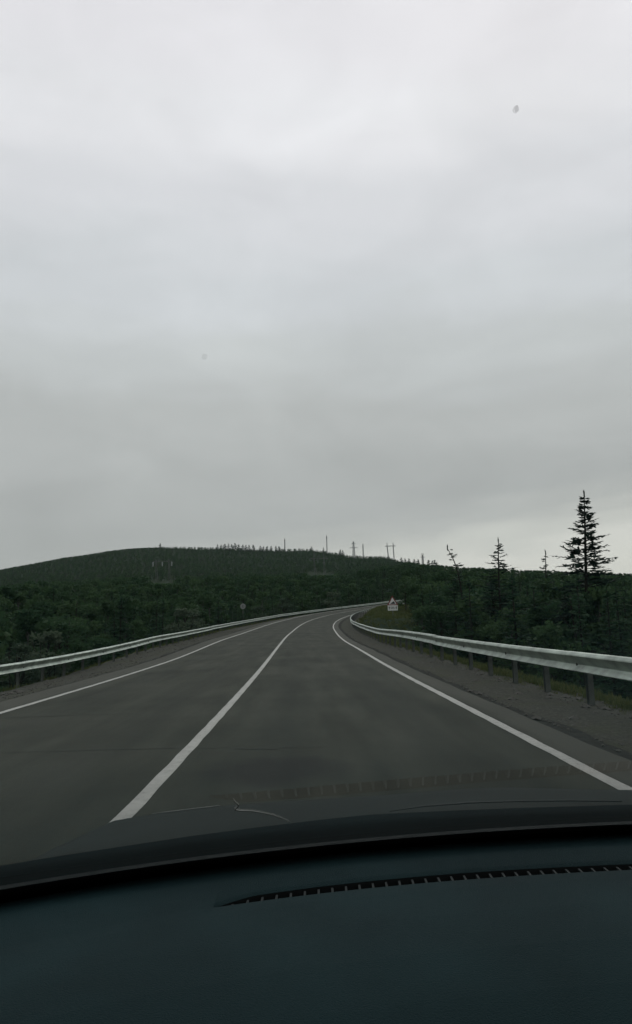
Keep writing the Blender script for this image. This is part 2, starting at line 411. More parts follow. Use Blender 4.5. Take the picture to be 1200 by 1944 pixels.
sh_r = ribbon('road_shoulder', [(4.24, -0.014), (4.34, -0.05), (4.62, -0.075), (5.1, -0.06), (5.7, -0.075), (6.5, -0.16), (7.4, -0.42), (8.6, -0.95), (10.2, -1.7)],
              -20, 300, 0.5, M['gravel'], wob=lambda s, k: (0.0, .05, .08, .08, .1, .15, .2, .2, .2)[k] * wobf(1, 2)(s, k))
tag(sh_r, kind='structure')
ribbon('dark_edge_strip', [(4.30, -0.034), (4.42, -0.052), (4.60, -0.068)], -20, 220, 0.5, M['dark_edge'], sh_r, wob=lambda s, k: (0.02, .05, .10)[k] * wobf(1, 5)(s, k))
sh_l = ribbon('road_shoulder', [(-13.5, -3.4), (-11.0, -1.9), (-9.2, -0.92), (-8.4, -0.60), (-7.6, -0.50), (-6.6, -0.36), (-5.6, -0.20), (-4.85, -0.09), (-4.62, -0.04), (-4.52, -0.018)],
              -20, 300, 0.5, M['gravel'], wob=lambda s, k: (.2, .2, .2, .15, .1, .1, .08, .06, .04, 0)[k] * wobf(1, 4)(s, k))
tag(sh_l, kind='structure')
ribbon('dark_edge_strip', [(-5.05, -0.105), (-4.85, -0.078), (-4.70, -0.045)], -20, 220, 0.5, M['dark_edge'], sh_l, wob=lambda s, k: (.12, .05, .03)[k] * wobf(1, 7)(s, k))

# ------------------------------------------------------------------ terrain
SKY_PX = np.array([-400, 0, 122, 160, 200, 240, 300, 350, 400, 450, 520, 540, 570, 600, 640, 660, 700, 735, 750, 780, 800, 850, 900, 960, 1000, 1060, 1200, 1600.])
SKY_PY = np.array([1120, 1078, 1055, 1050, 1043, 1038, 1035, 1035.5, 1037, 1039, 1041, 1040, 1039, 1041, 1047, 1052, 1054, 1053.5, 1060, 1065, 1067, 1071, 1074, 1077, 1079, 1081, 1086, 1100.])
_az = []; _tn = []
for a_, b_ in zip(SKY_PX, SKY_PY):
    v = ray(a_, b_); _az.append(math.degrees(math.atan2(v.x, 1))); _tn.append(v.z / math.hypot(v.x, 1))
_az = np.array([-90] + _az + [90]); _tn = np.array([0.02] + _tn + [0.04])
def sky_tan(az): return float(np.interp(az, _az, _tn))
def ridge_r(az): return float(np.interp(az, [-90, -30, 6.0, 10.5, 30, 90], [700, 1000, 1000, 340, 320, 300]))
def ridge_tree(az): return float(np.interp(az, [-14, -10, 6.0, 10.5], [3.0, 5.0, 5.0, 5.5]))
def sstep(a, b, t):
    t = min(1.0, max(0.0, (t - a) / (b - a))); return t * t * (3 - 2 * t)
def terrain(x, y):
    r = math.hypot(x, y); az = math.degrees(math.atan2(x, y))
    if abs(az) > 90: az = math.copysign(90, az)
    rr = ridge_r(az); top = sky_tan(az) * rr - ridge_tree(az)
    t = r / rr
    pw = float(np.interp(az, [-10, 2, 8], [1.78, 1.68, 1.28]))
    if t <= 1: far = CAM_H + top * t ** pw - 3.0 * math.exp(-r / 90.0) * (1 - t)
    else: far = CAM_H + top - (r - rr) * 0.12
    far += 0.5 * math.sin(x * .06 + 1) * math.sin(y * .05) * min(1, r / 60)
    off, s, zr = near_path(x, y)
    low = zr - (1.15 if off > 0 else 2.5)
    w = sstep(10, 42, abs(off)) if off > 0 else sstep(12, 60, abs(off))
    z = low * (1 - w) + far * w
    # grassed mound on the inside of the bend
    if off > 5.9 and 58 < s < 150:
        k = sstep(5.9, 8.2, off) * sstep(58, 76, s) * (1 - sstep(110, 150, s)) * (1 - sstep(12, 26, off))
        z = z * (1 - k) + (zr + 0.55 + 0.012 * (s - 70)) * k
    return max(z, -60.0)
azl = list(np.arange(-180, -44, 8)) + list(np.arange(-44, 44.01, 0.5)) + list(np.arange(50, 180.1, 8))
rl = list(np.arange(1.5, 130, 1.1)) + list(130 * (1500 / 130) ** (np.arange(0, 61) / 60.0)) + [1700]
v = []
for r in rl:
    for a in azl:
        x, y = r * math.sin(math.radians(a)), r * math.cos(math.radians(a))
        v.append((x, y, terrain(x, y) ))
n = len(azl)
f = [(i * n + k, i * n + k + 1, (i + 1) * n + k + 1, (i + 1) * n + k) for i in range(len(rl) - 1) for k in range(n - 1)]
ground = obj('ground', mesh('ground', v, f, [M['ground']], True)); tag(ground, kind='structure')

# thin damp air: far things fade a little
def haze_build(t, p):
    t.nodes.remove(p)
    v_ = N(t, 'ShaderNodeVolumePrincipled'); v_.inputs['Color'].default_value = (0.72, 0.92, 0.94, 1)
    v_.inputs['Density'].default_value = HAZE; v_.inputs['Anisotropy'].default_value = 0.0
    t.links.new(v_.outputs[0], t.nodes['Material Output'].inputs['Volume'])
HAZE = 4.0e-5
M['haze'] = mat('damp_air', haze_build)
tag(MB().box((0, 0, 54), (3600, 3600, 232)).build('haze', M['haze']), kind='stuff', label='thin damp grey haze in the air over the valley', cat='haze')

# ------------------------------------------------------------------ guardrails
WPROF = [(0.000, 0.310), (0.050, 0.300), (0.086, 0.264), (0.091, 0.248), (0.084, 0.230), (0.020, 0.142), (0.006, 0.120), (0.004, 0.106), (0.010, 0.090), (0.066, 0.034), (0.086, 0.015), (0.080, 0.004), (0.050, 0.0)]
def hpost():
    w, d, t = 0.045, 0.055, 0.012
    poly = [(-w, -d), (w, -d), (w, -d + t), (t / 2, -d + t), (t / 2, d - t), (w, d - t), (w, d), (-w, d), (-w, d - t), (-t / 2, d - t), (-t / 2, -d + t), (-w, -d + t)]
    mb = MB(); mb.prism(poly, (0, 0, -0.5), (1, 0, 0), (0, 1, 0), (0, 0, 1), 1.16)
    return mesh('post', mb.v, mb.f, [M['post']])
POST = hpost()
_mb = MB(); _mb.box((0, 0, 0), (0.10, 0.09, 0.20)); SPACER = mesh('spacer', _mb.v, _mb.f, [M['post']])
_mb = MB(); _mb.tube([(0, 0, 0), (0.018, 0, 0), (0.024, 0, 0)], [0.032, 0.028, 0.012], 8); BOLT = mesh('bolt', _mb.v, _mb.f, [M['rust']])
def guardrail(offf, upf, side, s0, s1, label):
    """side = -1: the rail stands right of the road and faces left"""
    p0 = rp(s0, offf(s0), upf(s0))
    root = empty('guardrail', p0)
    tag(root, label, 'guardrail', 'guardrails along the road')
    inv = Vector((-p0.x, -p0.y, -p0.z))
    L = 4.0; k = 0
    s = s0
    r = random.Random(int(s0 * 7 + side))
    while s < s1:
        jz = r.uniform(-0.012, 0.012); jo = r.uniform(-0.012, 0.012)
        vv = []; ff = []
        ss = np.linspace(s, s + L + 0.25, 6); npf = len(WPROF)
        for i, q in enumerate(ss):
            lap = 0.004 if k % 2 else 0.0
            for thick in (0.0, -0.005):
                for d_, z_ in WPROF:
                    vv.append(rp(q, offf(q) + jo + side * (d_ + thick + lap), upf(q) + 0.45 + z_ + jz) + inv)
        for i in range(len(ss) - 1):
            a, b = i * 2 * npf, (i + 1) * 2 * npf
            for q in range(npf - 1):
                ff.append((a + q, a + q + 1, b + q + 1, b + q)); ff.append((a + npf + q + 1, a + npf + q, b + npf + q, b + npf + q + 1))
            for q in (0, npf - 1):
                ff.append((a + q, b + q, b + npf + q, a + npf + q))
        obj('beam_panel', mesh('beam_panel', vv, ff, [M['zinc']], False), root)
        for j in range(2):
            q = s + j * 2.0
            th = -float(np.interp(q, S, TH))
            base = rp(q, offf(q) - side * 0.16, upf(q)) + inv
            o = obj('post', POST, root, base, (r.uniform(-.02, .02), r.uniform(-.02, .02), th + math.pi / 2 * 0))
            obj('spacer', SPACER, root, rp(q, offf(q) - side * 0.055, upf(q) + 0.60) + inv, (0, 0, th))
            if j == 0:
                obj('bolt', BOLT, root, rp(q, offf(q) + side * 0.008, upf(q) + 0.563 + jz) + inv, (0, 0, th + (math.pi if side < 0 else 0)))
        s += L; k += 1
    return root
guardrail(lambda s: LANE + 2.016, lambda s: 0.0, -1, 2.9, 190.0, 'galvanised guardrail along the right shoulder, curving round the inside of the bend')
guardrail(lambda s: float(np.interp(s, [10, 27, 37], [-9.1, -8.25, -7.676])), lambda s: -0.507, 1, 12.0, 235.0,
          'long galvanised guardrail along the left shoulder, on the outside of the bend')

# ------------------------------------------------------------------ trees
def quads(c, a, b):
    """rhombic leaves: centres, half long axis, half short axis"""
    v = np.stack([c - a, c + b, c + a, c - b], 1).reshape(-1, 3)
    i = np.arange(len(c)) * 4
    return v, np.stack([i, i + 1, i + 2, i + 3], 1)
def unit(a): return a / (np.linalg.norm(a, axis=-1, keepdims=True) + 1e-9)
def conifer_parts(seed, h=6.0, r=1.35, whorl=0.26, nb=6, nt_=5, z0=0.10, lean=(0, 0), hook=0.0, thin=1.0, shape=0.75, droop=0.25, fine=1.0, fat=1.0, elev=42):
    g = np.random.default_rng(seed)
    def axis(t): return np.array([lean[0] * t ** 1.5 + hook * max(0, t - .72) ** 2 * 9 + .03 * math.sin(5 * t + seed), lean[1] * t + .03 * math.cos(4 * t + seed), h * t])
    mb = MB(); ts = np.linspace(0, 1, 11)
    mb.tube([axis(t) - (np.array([0, 0, .4]) if t == 0 else 0) for t in ts], [0.02 * h * .62 * (1 - t) ** .8 + .012 for t in ts], 6)
    V = []; F = []; nv = 0
    C = []; A = []; B = []
    z = z0 * h
    while z < h * 0.985:
        t = z / h
        L0 = r * (1 - t) ** shape * (0.55 + .45 * min(1, t / .18)) + .05
        for q in range(max(3, int(nb * (0.6 + .4 * (1 - t))))):
            if g.random() > thin: continue
            az = g.uniform(0, 2 * math.pi); L = L0 * g.uniform(.55, 1.18)
            el = math.radians(np.interp(t, [0, .6, 1], [-8, min(8, elev * .4), elev]) + g.normal(0, 7))
            d = np.array([math.cos(az) * math.cos(el), math.sin(az) * math.cos(el), math.sin(el)])
            p0 = axis(t) + np.array([0, 0, g.uniform(-.4, .4) * whorl])
            sd = np.array([-math.sin(az), math.cos(az), 0])
            us = np.linspace(.22, 1.0, nt_)
            pts = p0 + d * (us * L)[:, None]; pts[:, 2] += -droop * L * us ** 2 + .12 * L * us ** 3
            bw = .012 + .006 * L
            b = len(mb.v); p1 = p0 + d * L * .98 + np.array([0, 0, (-droop + .12) * L])
            mb.tube([p0, pts[nt_ // 2], p1], [bw, bw * .7, .004], 3, False)
            for i, u_ in enumerate(us):
                l = (.17 + .20 * L) * (1.15 - .75 * u_) * g.uniform(.7, 1.25) * fine
                for sgn in (-1, 1):
                    td = unit(d * .75 + sd * sgn * g.uniform(.5, 1.1) + np.array([0, 0, g.normal(-.12, .22)]))
                    C.append(pts[i] + td * l * .5); A.append(td * l * .62)
                    w_ = unit(np.cross(td, np.array([g.normal(0, .5), g.normal(0, .5), 1.0]))); B.append(w_ * l * .24 * fat)
            C.append(pts[-1]); A.append(d * .16 * (L + .3)); B.append(sd * .05 * (L + .3))
        z += whorl * (.65 + .5 * (1 - t)) * g.uniform(.8, 1.2)
    top = axis(1.0)
    for q in range(5):
        C.append(top + np.array([0, 0, -.05 + .03 * q])); a = g.uniform(0, 6.28)
        A.append(np.array([math.cos(a) * .05, math.sin(a) * .05, .14])); B.append(np.array([-math.sin(a) * .03, math.cos(a) * .03, 0]))
    V, F = quads(np.array(C), np.array(A), np.array(B))
    return (mb.v, mb.f), (V, F)
def broad_parts(seed, h=5.0, r=1.5, clumps=16, per=85, leaf=.115, stems=1, low=.22):
    g = np.random.default_rng(seed); mb = MB(); cs = []
    for q in range(clumps):
        t = g.uniform(low, .95); a = g.uniform(0, 6.28)
        rad = r * math.sin(math.pi * min(1, (t - low * .6) / (1.06 - low * .6)) ** .8) * g.uniform(.35, .95)
        cs.append(np.array([math.cos(a) * rad, math.sin(a) * rad, h * t]))
    for st in range(stems):
        a = g.uniform(0, 6.28); e = .22 * r * (stems > 1)
        base = np.array([math.cos(a) * e * .4, math.sin(a) * e * .4, -.35]); tip = np.array([math.cos(a) * e * 2, math.sin(a) * e * 2, h * .86])
        ts = np.linspace(0, 1, 6)
        mb.tube([base + (tip - base) * t + np.array([.06 * math.sin(4 * t + st), .06 * math.cos(3 * t), 0]) for t in ts], [(.017 * h / stems ** .5) * (1 - t * .85) + .008 for t in ts], 6)
    for c in cs:
        t = max(.15, c[2] / h - .2); b0 = np.array([0, 0, h * t * .92])
        mb.tube([b0, (b0 + c) / 2 + np.array([0, 0, .08]), c], [.026, .018, .008], 4, False)
    C = []
    for c in cs:
        sig = np.array([.30, .30, .22]) * r * g.uniform(.7, 1.15)
        C.append(c + np.clip(g.normal(0, 1, (per, 3)), -1.7, 1.7) * sig * .62)
    C = np.concatenate(C); C[:, 2] = np.maximum(C[:, 2], .12)
    a = unit(g.normal(0, 1, C.shape)); b = unit(np.cross(a, g.normal(0, 1, C.shape)))
    s = leaf * g.uniform(.6, 1.35, (len(C), 1))
    V, F = quads(C, a * s, b * s * .62)
    return (mb.v, mb.f), (V, F)
class Proto: pass
def proto(name, parts, bark, leafm, h):
    p = Proto(); p.h = h
    (tv, tf), (cv, cf) = parts
    p.trunk = mesh(name + '_trunk', tv, tf, [bark], True); p.crown = mesh(name + '_crown', cv, cf, [leafm])
    return p
CON = [proto('conifer', conifer_parts(20 + i, 6.0, (1.25, 1.5, 1.1, 1.35)[i], (.26, .30, .24, .28)[i], (7, 6, 7, 6)[i], 5), M['bark'], M['needle'], 6.0) for i in range(4)]
BRO = [proto('broadleaf', broad_parts(40 + i, 5.0, (1.5, 1.25, 1.7, 1.4)[i], (17, 15, 19, 16)[i], 90, .12), (M['birch'] if i % 2 else M['bark']), M['leaf'], 5.0) for i in range(4)]
BUSH = [proto('bush', broad_parts(60 + i, 2.0, (1.0, .85)[i], 13, 85, .075, 4, .12), M['bark'], M['pale_leaf'], 2.0) for i in range(2)]
def place(p, name, x, y, z, hgt, rz, label, cat, group, wide=1.0):
    s = hgt / p.h
    root = obj(name, None, None, (x, y, z), (0, 0, rz), (s * wide, s * wide, s))
    tag(root, label, cat, group)
    obj('trunk', p.trunk, root); obj('crown', p.crown, root)
    return root
# four trees that stand out against the sky on the right
def special(px_base, py_tip, px_tip, Y, seed, label, **kw):
    tip = at(px_tip, py_tip, Y); X = at(px_base, 1150, Y).x
    zg = terrain(X, Y) - .1
    h = tip.z - zg
    lean = (tip.x - X, 0) if 'lean' not in kw else kw.pop('lean')
    p = proto('sky_conifer', conifer_parts(seed, h=h, lean=lean, **kw), M['bark'], M['larch'], h)
    root = obj('conifer_tree', None, None, (X, Y, zg)); tag(root, label, 'tree')
    obj('trunk', p.trunk, root); obj('crown', p.crown, root)
special(884, 1040, 869, 33.0, 101, 'sparse leaning conifer with its bent tip hooked left above the treeline', r=1.75, whorl=.30, nb=5, nt_=6, lean=(-.30, 0), hook=-.55, thin=.68, shape=.8, droop=.10, fine=.75, elev=15)
special(948, 1026, 946, 33.0, 102, 'open-branched pointed conifer rising above the treeline right of the leaning one', r=3.1, whorl=.25, nb=8, nt_=7, thin=.75, shape=1.0, droop=.10, fine=.72, elev=14)
special(1037, 1049, 1035, 36.0, 103, 'small thin pointed conifer beside the tallest tree at the right', r=2.1, whorl=.26, nb=7, nt_=6, thin=.75, shape=1.0, droop=.12, fine=.72, elev=15)
special(1112, 938, 1108, 27.0, 104, 'tallest dark conifer with ragged branches at the right edge', r=2.5, whorl=.22, nb=10, nt_=8, thin=.88, shape=.92, droop=.16, fine=.8, elev=20)

# every other tree gets a spot on the terrain
spots = []
WINDOWS = ((284, 334, 475, 1108), (586, 624, 525, 1092))       # cleared strips below the two hillside pylons
g = np.random.default_rng(5)
def clearing(px, py):
    return 578 < px < 636 and 1088 < py < 1106
for (r0, r1, sp) in ((12, 62, 2.1), (62, 150, 2.7), (150, 400, 3.7), (400, 1040, 4.7)):
    k = int(r1 / sp) + 1
    gx, gy = np.meshgrid(np.arange(-k, k + 1), np.arange(0, k + 1))
    X = (gx.ravel() + g.uniform(-.45, .45, gx.size)) * sp; Yy = (gy.ravel() + g.uniform(-.45, .45, gx.size)) * sp
    R = np.hypot(X, Yy); AZ = np.degrees(np.arctan2(X, Yy))
    ok = (R >= r0) & (R < r1) & (np.abs(AZ) < 34)
    for x, y, r, az in zip(X[ok], Yy[ok], R[ok], AZ[ok]):
        if r > ridge_r(az) * 1.03: continue
        off, s, zr = near_path(x, y)
        if -12.5 < off < 8.3: continue
        zg = terrain(x, y)
        if zg < -20: continue
        px, py = project(x, y, zg)
        rnd = g.random()
        if off > 0 and s < 175 and off < 60:                     # inside of the bend: the view to the far road and the sign stays open
            if px - min(90, 1.3 * FPX / r) < 762 and r < 92: continue
            if px < 768: continue
        if r > 300 and clearing(px, py): continue
        if -12.5 - 2.5 > off > -19 and rnd < .25: continue
        con = g.random() < (0.62 if az > 4 else 0.45) or r > 420
        if r < 62: h = g.uniform(2.6, 5.2)
        elif r < 150: h = g.uniform(3.2, 6.5)
        elif r < 400: h = g.uniform(4.0, 7.5)
        else: h = g.uniform(3.4, 5.4)
        cap = CAM_H + (sky_tan(az) * (float(np.interp(az, [-14, -10], [.982, .995])) if r > 600 else .975 if r > 200 else .93)) * r - zg
        if az < 9 and r < 160: cap = min(cap, CAM_H + .072 * r - zg + g.uniform(-.3, .6))
        if h > cap:
            if cap < 1.5:
                if r < 200 or cap < .7: continue
                h = cap
            else: h = cap * g.uniform(.82, 1.0)
        for (w0, w1, wr, wy) in WINDOWS:
            if w0 - 700 / r < px < w1 + 700 / r and r < wr:
                h = min(h, CAM_H + ray(px, wy).z / math.hypot(ray(px, wy).x, 1) * r - zg)
        if h < 1.0: continue
        spots.append((h / r, x, y, zg - .15, h, con, off, px, r))
spots.sort(key=lambda q: -q[0])
inview = [q for q in spots if -40 < q[7] < 1240]
solo = inview[:290]; sid = set(id(q) for q in solo)
rest = [q for q in spots if id(q) not in sid]
for q in solo:
    _, x, y, z, h, con, off, px, r = q
    side = 'right' if off > 0 else 'left'
    if off > 0: where = 'between the triangular sign and the leaning conifer' if px < 850 else 'around the foot of the leaning conifer' if px < 910 else 'below the open-branched pointed conifer' if px < 990 else 'below the tallest conifer at the right edge'
    else: where = 'above the near end of the left guardrail' if px < 240 else 'left of the round sign' if px < 440 else 'just right of the round sign' if px < 560 else 'beyond the far bend'
    row = 'front row' if r < (30 if off > 0 else 42) else 'back row'
    if con:
        place(random.choice(CON), 'conifer_tree', x, y, z, h, random.uniform(0, 6.28), f'dark green conifer in forest {row}, {where}', 'tree', f'conifers, {row}, {where}', random.uniform(.85, 1.25))
    else:
        place(random.choice(BRO), 'broadleaf_tree', x, y, z, h, random.uniform(0, 6.28), f'green leafy tree in forest {row}, {where}', 'tree', f'leafy trees, {row}, {where}', random.uniform(.9, 1.3))
# pale willows just outside the left rail
BL = [(248, 1.25, 30, 'pale bushy willow peeping over the near end of the left guardrail'), (210, .9, 27, 'small pale willow nearest the camera behind the left guardrail'),
      (408, 2.3, 62, 'broad pale willow left of the round sign'), (432, 2.0, 68, 'pale willow next to the post of the round sign'),
      (556, 2.0, 105, 'low pale willow behind the left guardrail where it starts to bend'), (592, 2.9, 118, 'round pale willow at the middle of the left guardrail bend'),
      (668, 3.4, 140, 'round pale willow at the far bend, left of the triangular sign')]
for i, (px, h, Y, lab) in enumerate(BL):
    x = at(px, 1170, Y).x
    off, s, zr = near_path(x, Y)
    off = -9.6 if off > -9.6 else off
    c = rp(s, off); zz = max(terrain(c.x, c.y), float(np.interp(-off, [9.2, 11, 13.5], [zr - .95, zr - 1.9, zr - 3.0]))) - .05
    place(BUSH[i % 2], 'willow_bush', c.x, c.y, zz, h + 1.0, i * 1.7, lab, 'bush', 'pale willows behind the left guardrail', 1.15)

# the skyline's own trees, one by one
SKT = [(304, 1031), (413, 1033), (420, 1034), (427, 1032), (434, 1031.5), (440, 1033), (446, 1031), (453, 1033), (461, 1034), (467, 1034), (473, 1034), (481, 1034), (494, 1036),
       (500, 1037), (507, 1037), (515, 1036), (524, 1036), (530, 1037), (591, 1037), (614, 1039), (646, 1043), (651, 1044), (762, 1058), (769, 1060), (776, 1060), (786, 1061), (793, 1062), (814, 1063), (821, 1064), (826, 1063)]
labd = {0: 'lone tiny tree on the highest point of the ridge', 18: 'single tiny tree on the bare ridge left of the tall mast', 19: 'tiny tree at the foot of the tall mast', 20: 'tiny tree right of the tall mast, left of its neighbour', 21: 'tiny tree between the tall mast and the cross-armed pylon'}
SMALL = [proto('ridge_tree', conifer_parts(80 + i, 6.0, (2.1, 1.7, 2.4)[i], .42, 7, 3, .05, fat=2.6, fine=1.3, shape=.8), M['bark'], M['larch'], 6.0) for i in range(3)]
for i, (px, py) in enumerate(SKT):
    az = math.degrees(math.atan(ray(px, py).x)); rr = ridge_r(az) * (.985 if px < 740 else .93)
    t = at(px, py, 1.0); dirv = Vector((math.sin(math.radians(az)), math.cos(math.radians(az)), 0))
    zt = CAM_H + rr * ray(px, py).z / math.hypot(ray(px, py).x, 1); zg = terrain(dirv.x * rr, dirv.y * rr)
    if i in labd: lab, grp = labd[i], 'tiny trees on the skyline'
    elif px < 560: lab, grp = 'tiny tree in the row along the ridge, left of the short mast', 'tree row on the ridge left of the short mast'
    else: lab, grp = 'small dark treetop on the skyline around the lattice pylon', 'treetops around the lattice pylon'
    place(SMALL[i % 3], 'ridge_tree', dirv.x * rr, dirv.y * rr, zg - .2, max(3.0, zt - zg + .2), i * 1.1, lab, 'tree', grp, random.uniform(1.3, 2.0))

# the rest of the forest: one mass
protos = bpy.data.collections.new('forest_prototypes')
def joined(name, parts, bark, leafm):
    (tv, tf), (cv, cf) = parts; b = len(tv)
    vv = list(tv) + [tuple(p) for p in cv]; ff = list(tf) + [tuple(int(i) + b for i in q) for q in cf]
    o = bpy.data.objects.new(name, mesh(name, vv, ff, [bark, leafm], False, None, [0] * len(tf) + [1] * len(cf)))
    return o
def gn_scatter(name, collection, pts, kinds, scl, rots):
    me = bpy.data.meshes.new(name); me.from_pydata([tuple(p) for p in pts], [], [])
    for nm, ty, data in (('kind', 'INT', kinds), ('scl', 'FLOAT', scl), ('rot', 'FLOAT', rots)):
        a = me.attributes.new(nm, ty, 'POINT'); a.data.foreach_set('value', np.asarray(data, dtype=np.int32 if ty == 'INT' else np.float32))
    o = obj(name, me)
    ng = bpy.data.node_groups.new(name + '_scatter', 'GeometryNodeTree')
    ng.interface.new_socket('Geometry', in_out='INPUT', socket_type='NodeSocketGeometry'); ng.interface.new_socket('Geometry', in_out='OUTPUT', socket_type='NodeSocketGeometry')
    gi = ng.nodes.new('NodeGroupInput'); go = ng.nodes.new('NodeGroupOutput')
    ci = ng.nodes.new('GeometryNodeCollectionInfo'); ci.inputs['Collection'].default_value = collection
    ci.inputs['Separate Children'].default_value = True; ci.inputs['Reset Children'].default_value = True
    iop = ng.nodes.new('GeometryNodeInstanceOnPoints'); iop.inputs['Pick Instance'].default_value = True
    def attr(nm, ty):
        a = ng.nodes.new('GeometryNodeInputNamedAttribute'); a.data_type = ty; a.inputs['Name'].default_value = nm
        return a.outputs['Attribute']
    cx = ng.nodes.new('ShaderNodeCombineXYZ'); ng.links.new(attr('rot', 'FLOAT'), cx.inputs[2])
    ng.links.new(gi.outputs[0], iop.inputs['Points']); ng.links.new(ci.outputs[0], iop.inputs['Instance'])
    ng.links.new(attr('kind', 'INT'), iop.inputs['Instance Index']); ng.links.new(cx.outputs[0], iop.inputs['Rotation']); ng.links.new(attr('scl', 'FLOAT'), iop.inputs['Scale'])
    ng.links.new(iop.outputs[0], go.inputs[0])
    md = o.modifiers.new('scatter', 'NODES'); md.node_group = ng
    return o
PF = [joined('a0', conifer_parts(90, 6, 1.5, .36, 6, 4), M['bark'], M['needle']), joined('a1', conifer_parts(91, 6, 1.3, .34, 6, 4), M['bark'], M['needle']),
      joined('a2', broad_parts(92, 6, 2.0, 12, 34, .24), M['birch'], M['leaf']), joined('a3', broad_parts(93, 6, 1.8, 12, 34, .24), M['bark'], M['leaf']),
      joined('a4', conifer_parts(94, 6, 1.9, .75, 6, 2), M['bark'], M['needle']), joined('a5', broad_parts(95, 6, 2.3, 9, 14, .42), M['bark'], M['leaf'])]
for o in PF: protos.objects.link(o)
kinds = []
for q in rest:
    far = q[8] > 380
    kinds.append((4 if random.random() < .7 else 5) if far else (random.choice((0, 1)) if q[5] else random.choice((2, 3))))
forest = gn_scatter('forest', protos, [(q[1], q[2], q[3]) for q in rest], kinds, [q[4] / 6.0 for q in rest], [random.uniform(0, 6.28) for q in rest])
tag(forest, 'dark green forest mass covering the valley and the long hill', 'forest', kind='stuff')

# ------------------------------------------------------------------ grass and loose stones by the road
gc = bpy.data.collections.new('tuft_prototypes')
for k in range(3):
    r = np.random.default_rng(200 + k); C = []; A = []; B = []
    for i in range(16):
        a = r.uniform(0, 6.28); l = r.uniform(.10, .26); d = unit(np.array([math.cos(a) * .45, math.sin(a) * .45, 1.0])); p = np.array([r.normal(0, .07), r.normal(0, .07), 0])
        C.append(p + d * l * .5); A.append(d * l * .55); B.append(np.array([-math.sin(a), math.cos(a), 0]) * .012)
    vv, ff = quads(np.array(C), np.array(A), np.array(B))
    gc.objects.link(bpy.data.objects.new('t%d' % k, mesh('tuft', vv, ff, [M['grass']])))
pts = []; kd = []; sc = []; rt = []
def ground_z(x, y, off, s):
    prof = [(4.24, -0.014), (4.62, -0.075), (5.7, -0.075), (6.5, -0.16), (7.4, -0.42), (8.6, -0.95), (10.2, -1.7)] if off > 0 else [(4.6, -.03), (5.6, -.2), (7.6, -.5), (8.4, -.6), (9.2, -.92), (11, -1.9), (13.5, -3.4)]
    rz = rp(s, off).z + float(np.interp(abs(off), [p[0] for p in prof], [p[1] for p in prof]))
    return max(rz, terrain(x, y)) if abs(off) < 12 else terrain(x, y)
for i in range(9500):
    t = g.random()
    if t < .55: s = 4 + 60 * g.random() ** 1.5; off = 6.35 + abs(g.normal(0, 1.3))
    elif t < .60: s = 5 + 40 * g.random(); off = g.uniform(5.9, 6.8)
    elif t < .82: s = g.uniform(60, 125); off = 6.3 + 8 * g.random() ** 1.2
    else: s = g.uniform(15, 120); off = -(8.3 + abs(g.normal(0, 1.5)))
    c = rp(s, off); pts.append((c.x, c.y, ground_z(c.x, c.y, off, s) - .01)); kd.append(g.integers(0, 3)); sc.append(g.uniform(.35, 1.0) * (1.6 if s > 60 else 1) * (.5 if 0 < off < 6.3 else 1)); rt.append(g.uniform(0, 6.28))
tag(gn_scatter('grass', gc, pts, kd, sc, rt), 'short rough grass on the verges and the mound', 'grass', kind='stuff')
pc = bpy.data.collections.new('pebble_prototypes')
for k in range(2):
    r = np.random.default_rng(300 + k)
    vv = np.array([(1, 0, 0), (0, 1, 0), (-1, 0, 0), (0, -1, 0), (0, 0, .7), (0, 0, -.7), (.74, .74, .25), (-.74, .74, .22), (-.74, -.74, .25), (.74, -.74, .22)], float) * r.uniform(.85, 1.15, (10, 3)) * .5
    ff = [(0, 6, 4), (6, 1, 4), (1, 7, 4), (7, 2, 4), (2, 8, 4), (8, 3, 4), (3, 9, 4), (9, 0, 4), (0, 5, 6), (6, 5, 1), (1, 5, 7), (7, 5, 2), (2, 5, 8), (8, 5, 3), (3, 5, 9), (9, 5, 0)]
    pc.objects.link(bpy.data.objects.new('p%d' % k, mesh('pebble', vv, ff, [M['stone']])))
pts = []; kd = []; sc = []; rt = []
for i in range(5000):
    right = g.random() < .6
    s = 4 + 55 * g.random() ** 1.4 if right else g.uniform(12, 70)
    off = g.uniform(4.4, 6.8) if right else -g.uniform(4.9, 8.6)
    c = rp(s, off); pts.append((c.x, c.y, ground_z(c.x, c.y, off, s) + .004)); kd.append(g.integers(0, 2)); sc.append(g.uniform(.02, .06) * (1 + (g.random() < .06) * 1.8)); rt.append(g.uniform(0, 6.28))
tag(gn_scatter('gravel', pc, pts, kd, sc, rt), 'loose stones on the gravel shoulders', 'gravel', kind='stuff')

# ------------------------------------------------------------------ road signs
def tri_round(s, cut):
    hgt = s * math.sqrt(3) / 2
    P = [Vector((-s / 2, 0)), Vector((s / 2, 0)), Vector((0, hgt))]; o = []
    for i in range(3):
        a, b, c = P[i - 1], P[i], P[(i + 1) % 3]
        o += [tuple(b + (a - b).normalized() * cut), tuple(b + (c - b).normalized() * cut)]
    return o
SX, SY = at(746, 1160, 80).x, 80.0
zg = terrain(SX, SY) - .3
ws = empty('warning_sign', (SX, SY, zg), 0.05)
tag(ws, 'triangular red-bordered steep hill sign with a white plate below, at the bend', 'road sign')
ztri = at(746, 1149.5, SY).z - zg; zpl = at(746, 1159, SY).z - zg
MB().tube([(0, .06, 0), (0, .06, ztri + 1.05)], .035, 8).build('post', M['sign_back'], ws, True)
side = 1.34
tri = MB().prism(tri_round(side, .06), (0, 0, ztri), (1, 0, 0), (0, 0, 1), (0, 1, 0), .02).build('sign_plate', M['sign_red'], ws)
inner = [(p[0] * .68, p[1] * .68) for p in tri_round(side, .05)]
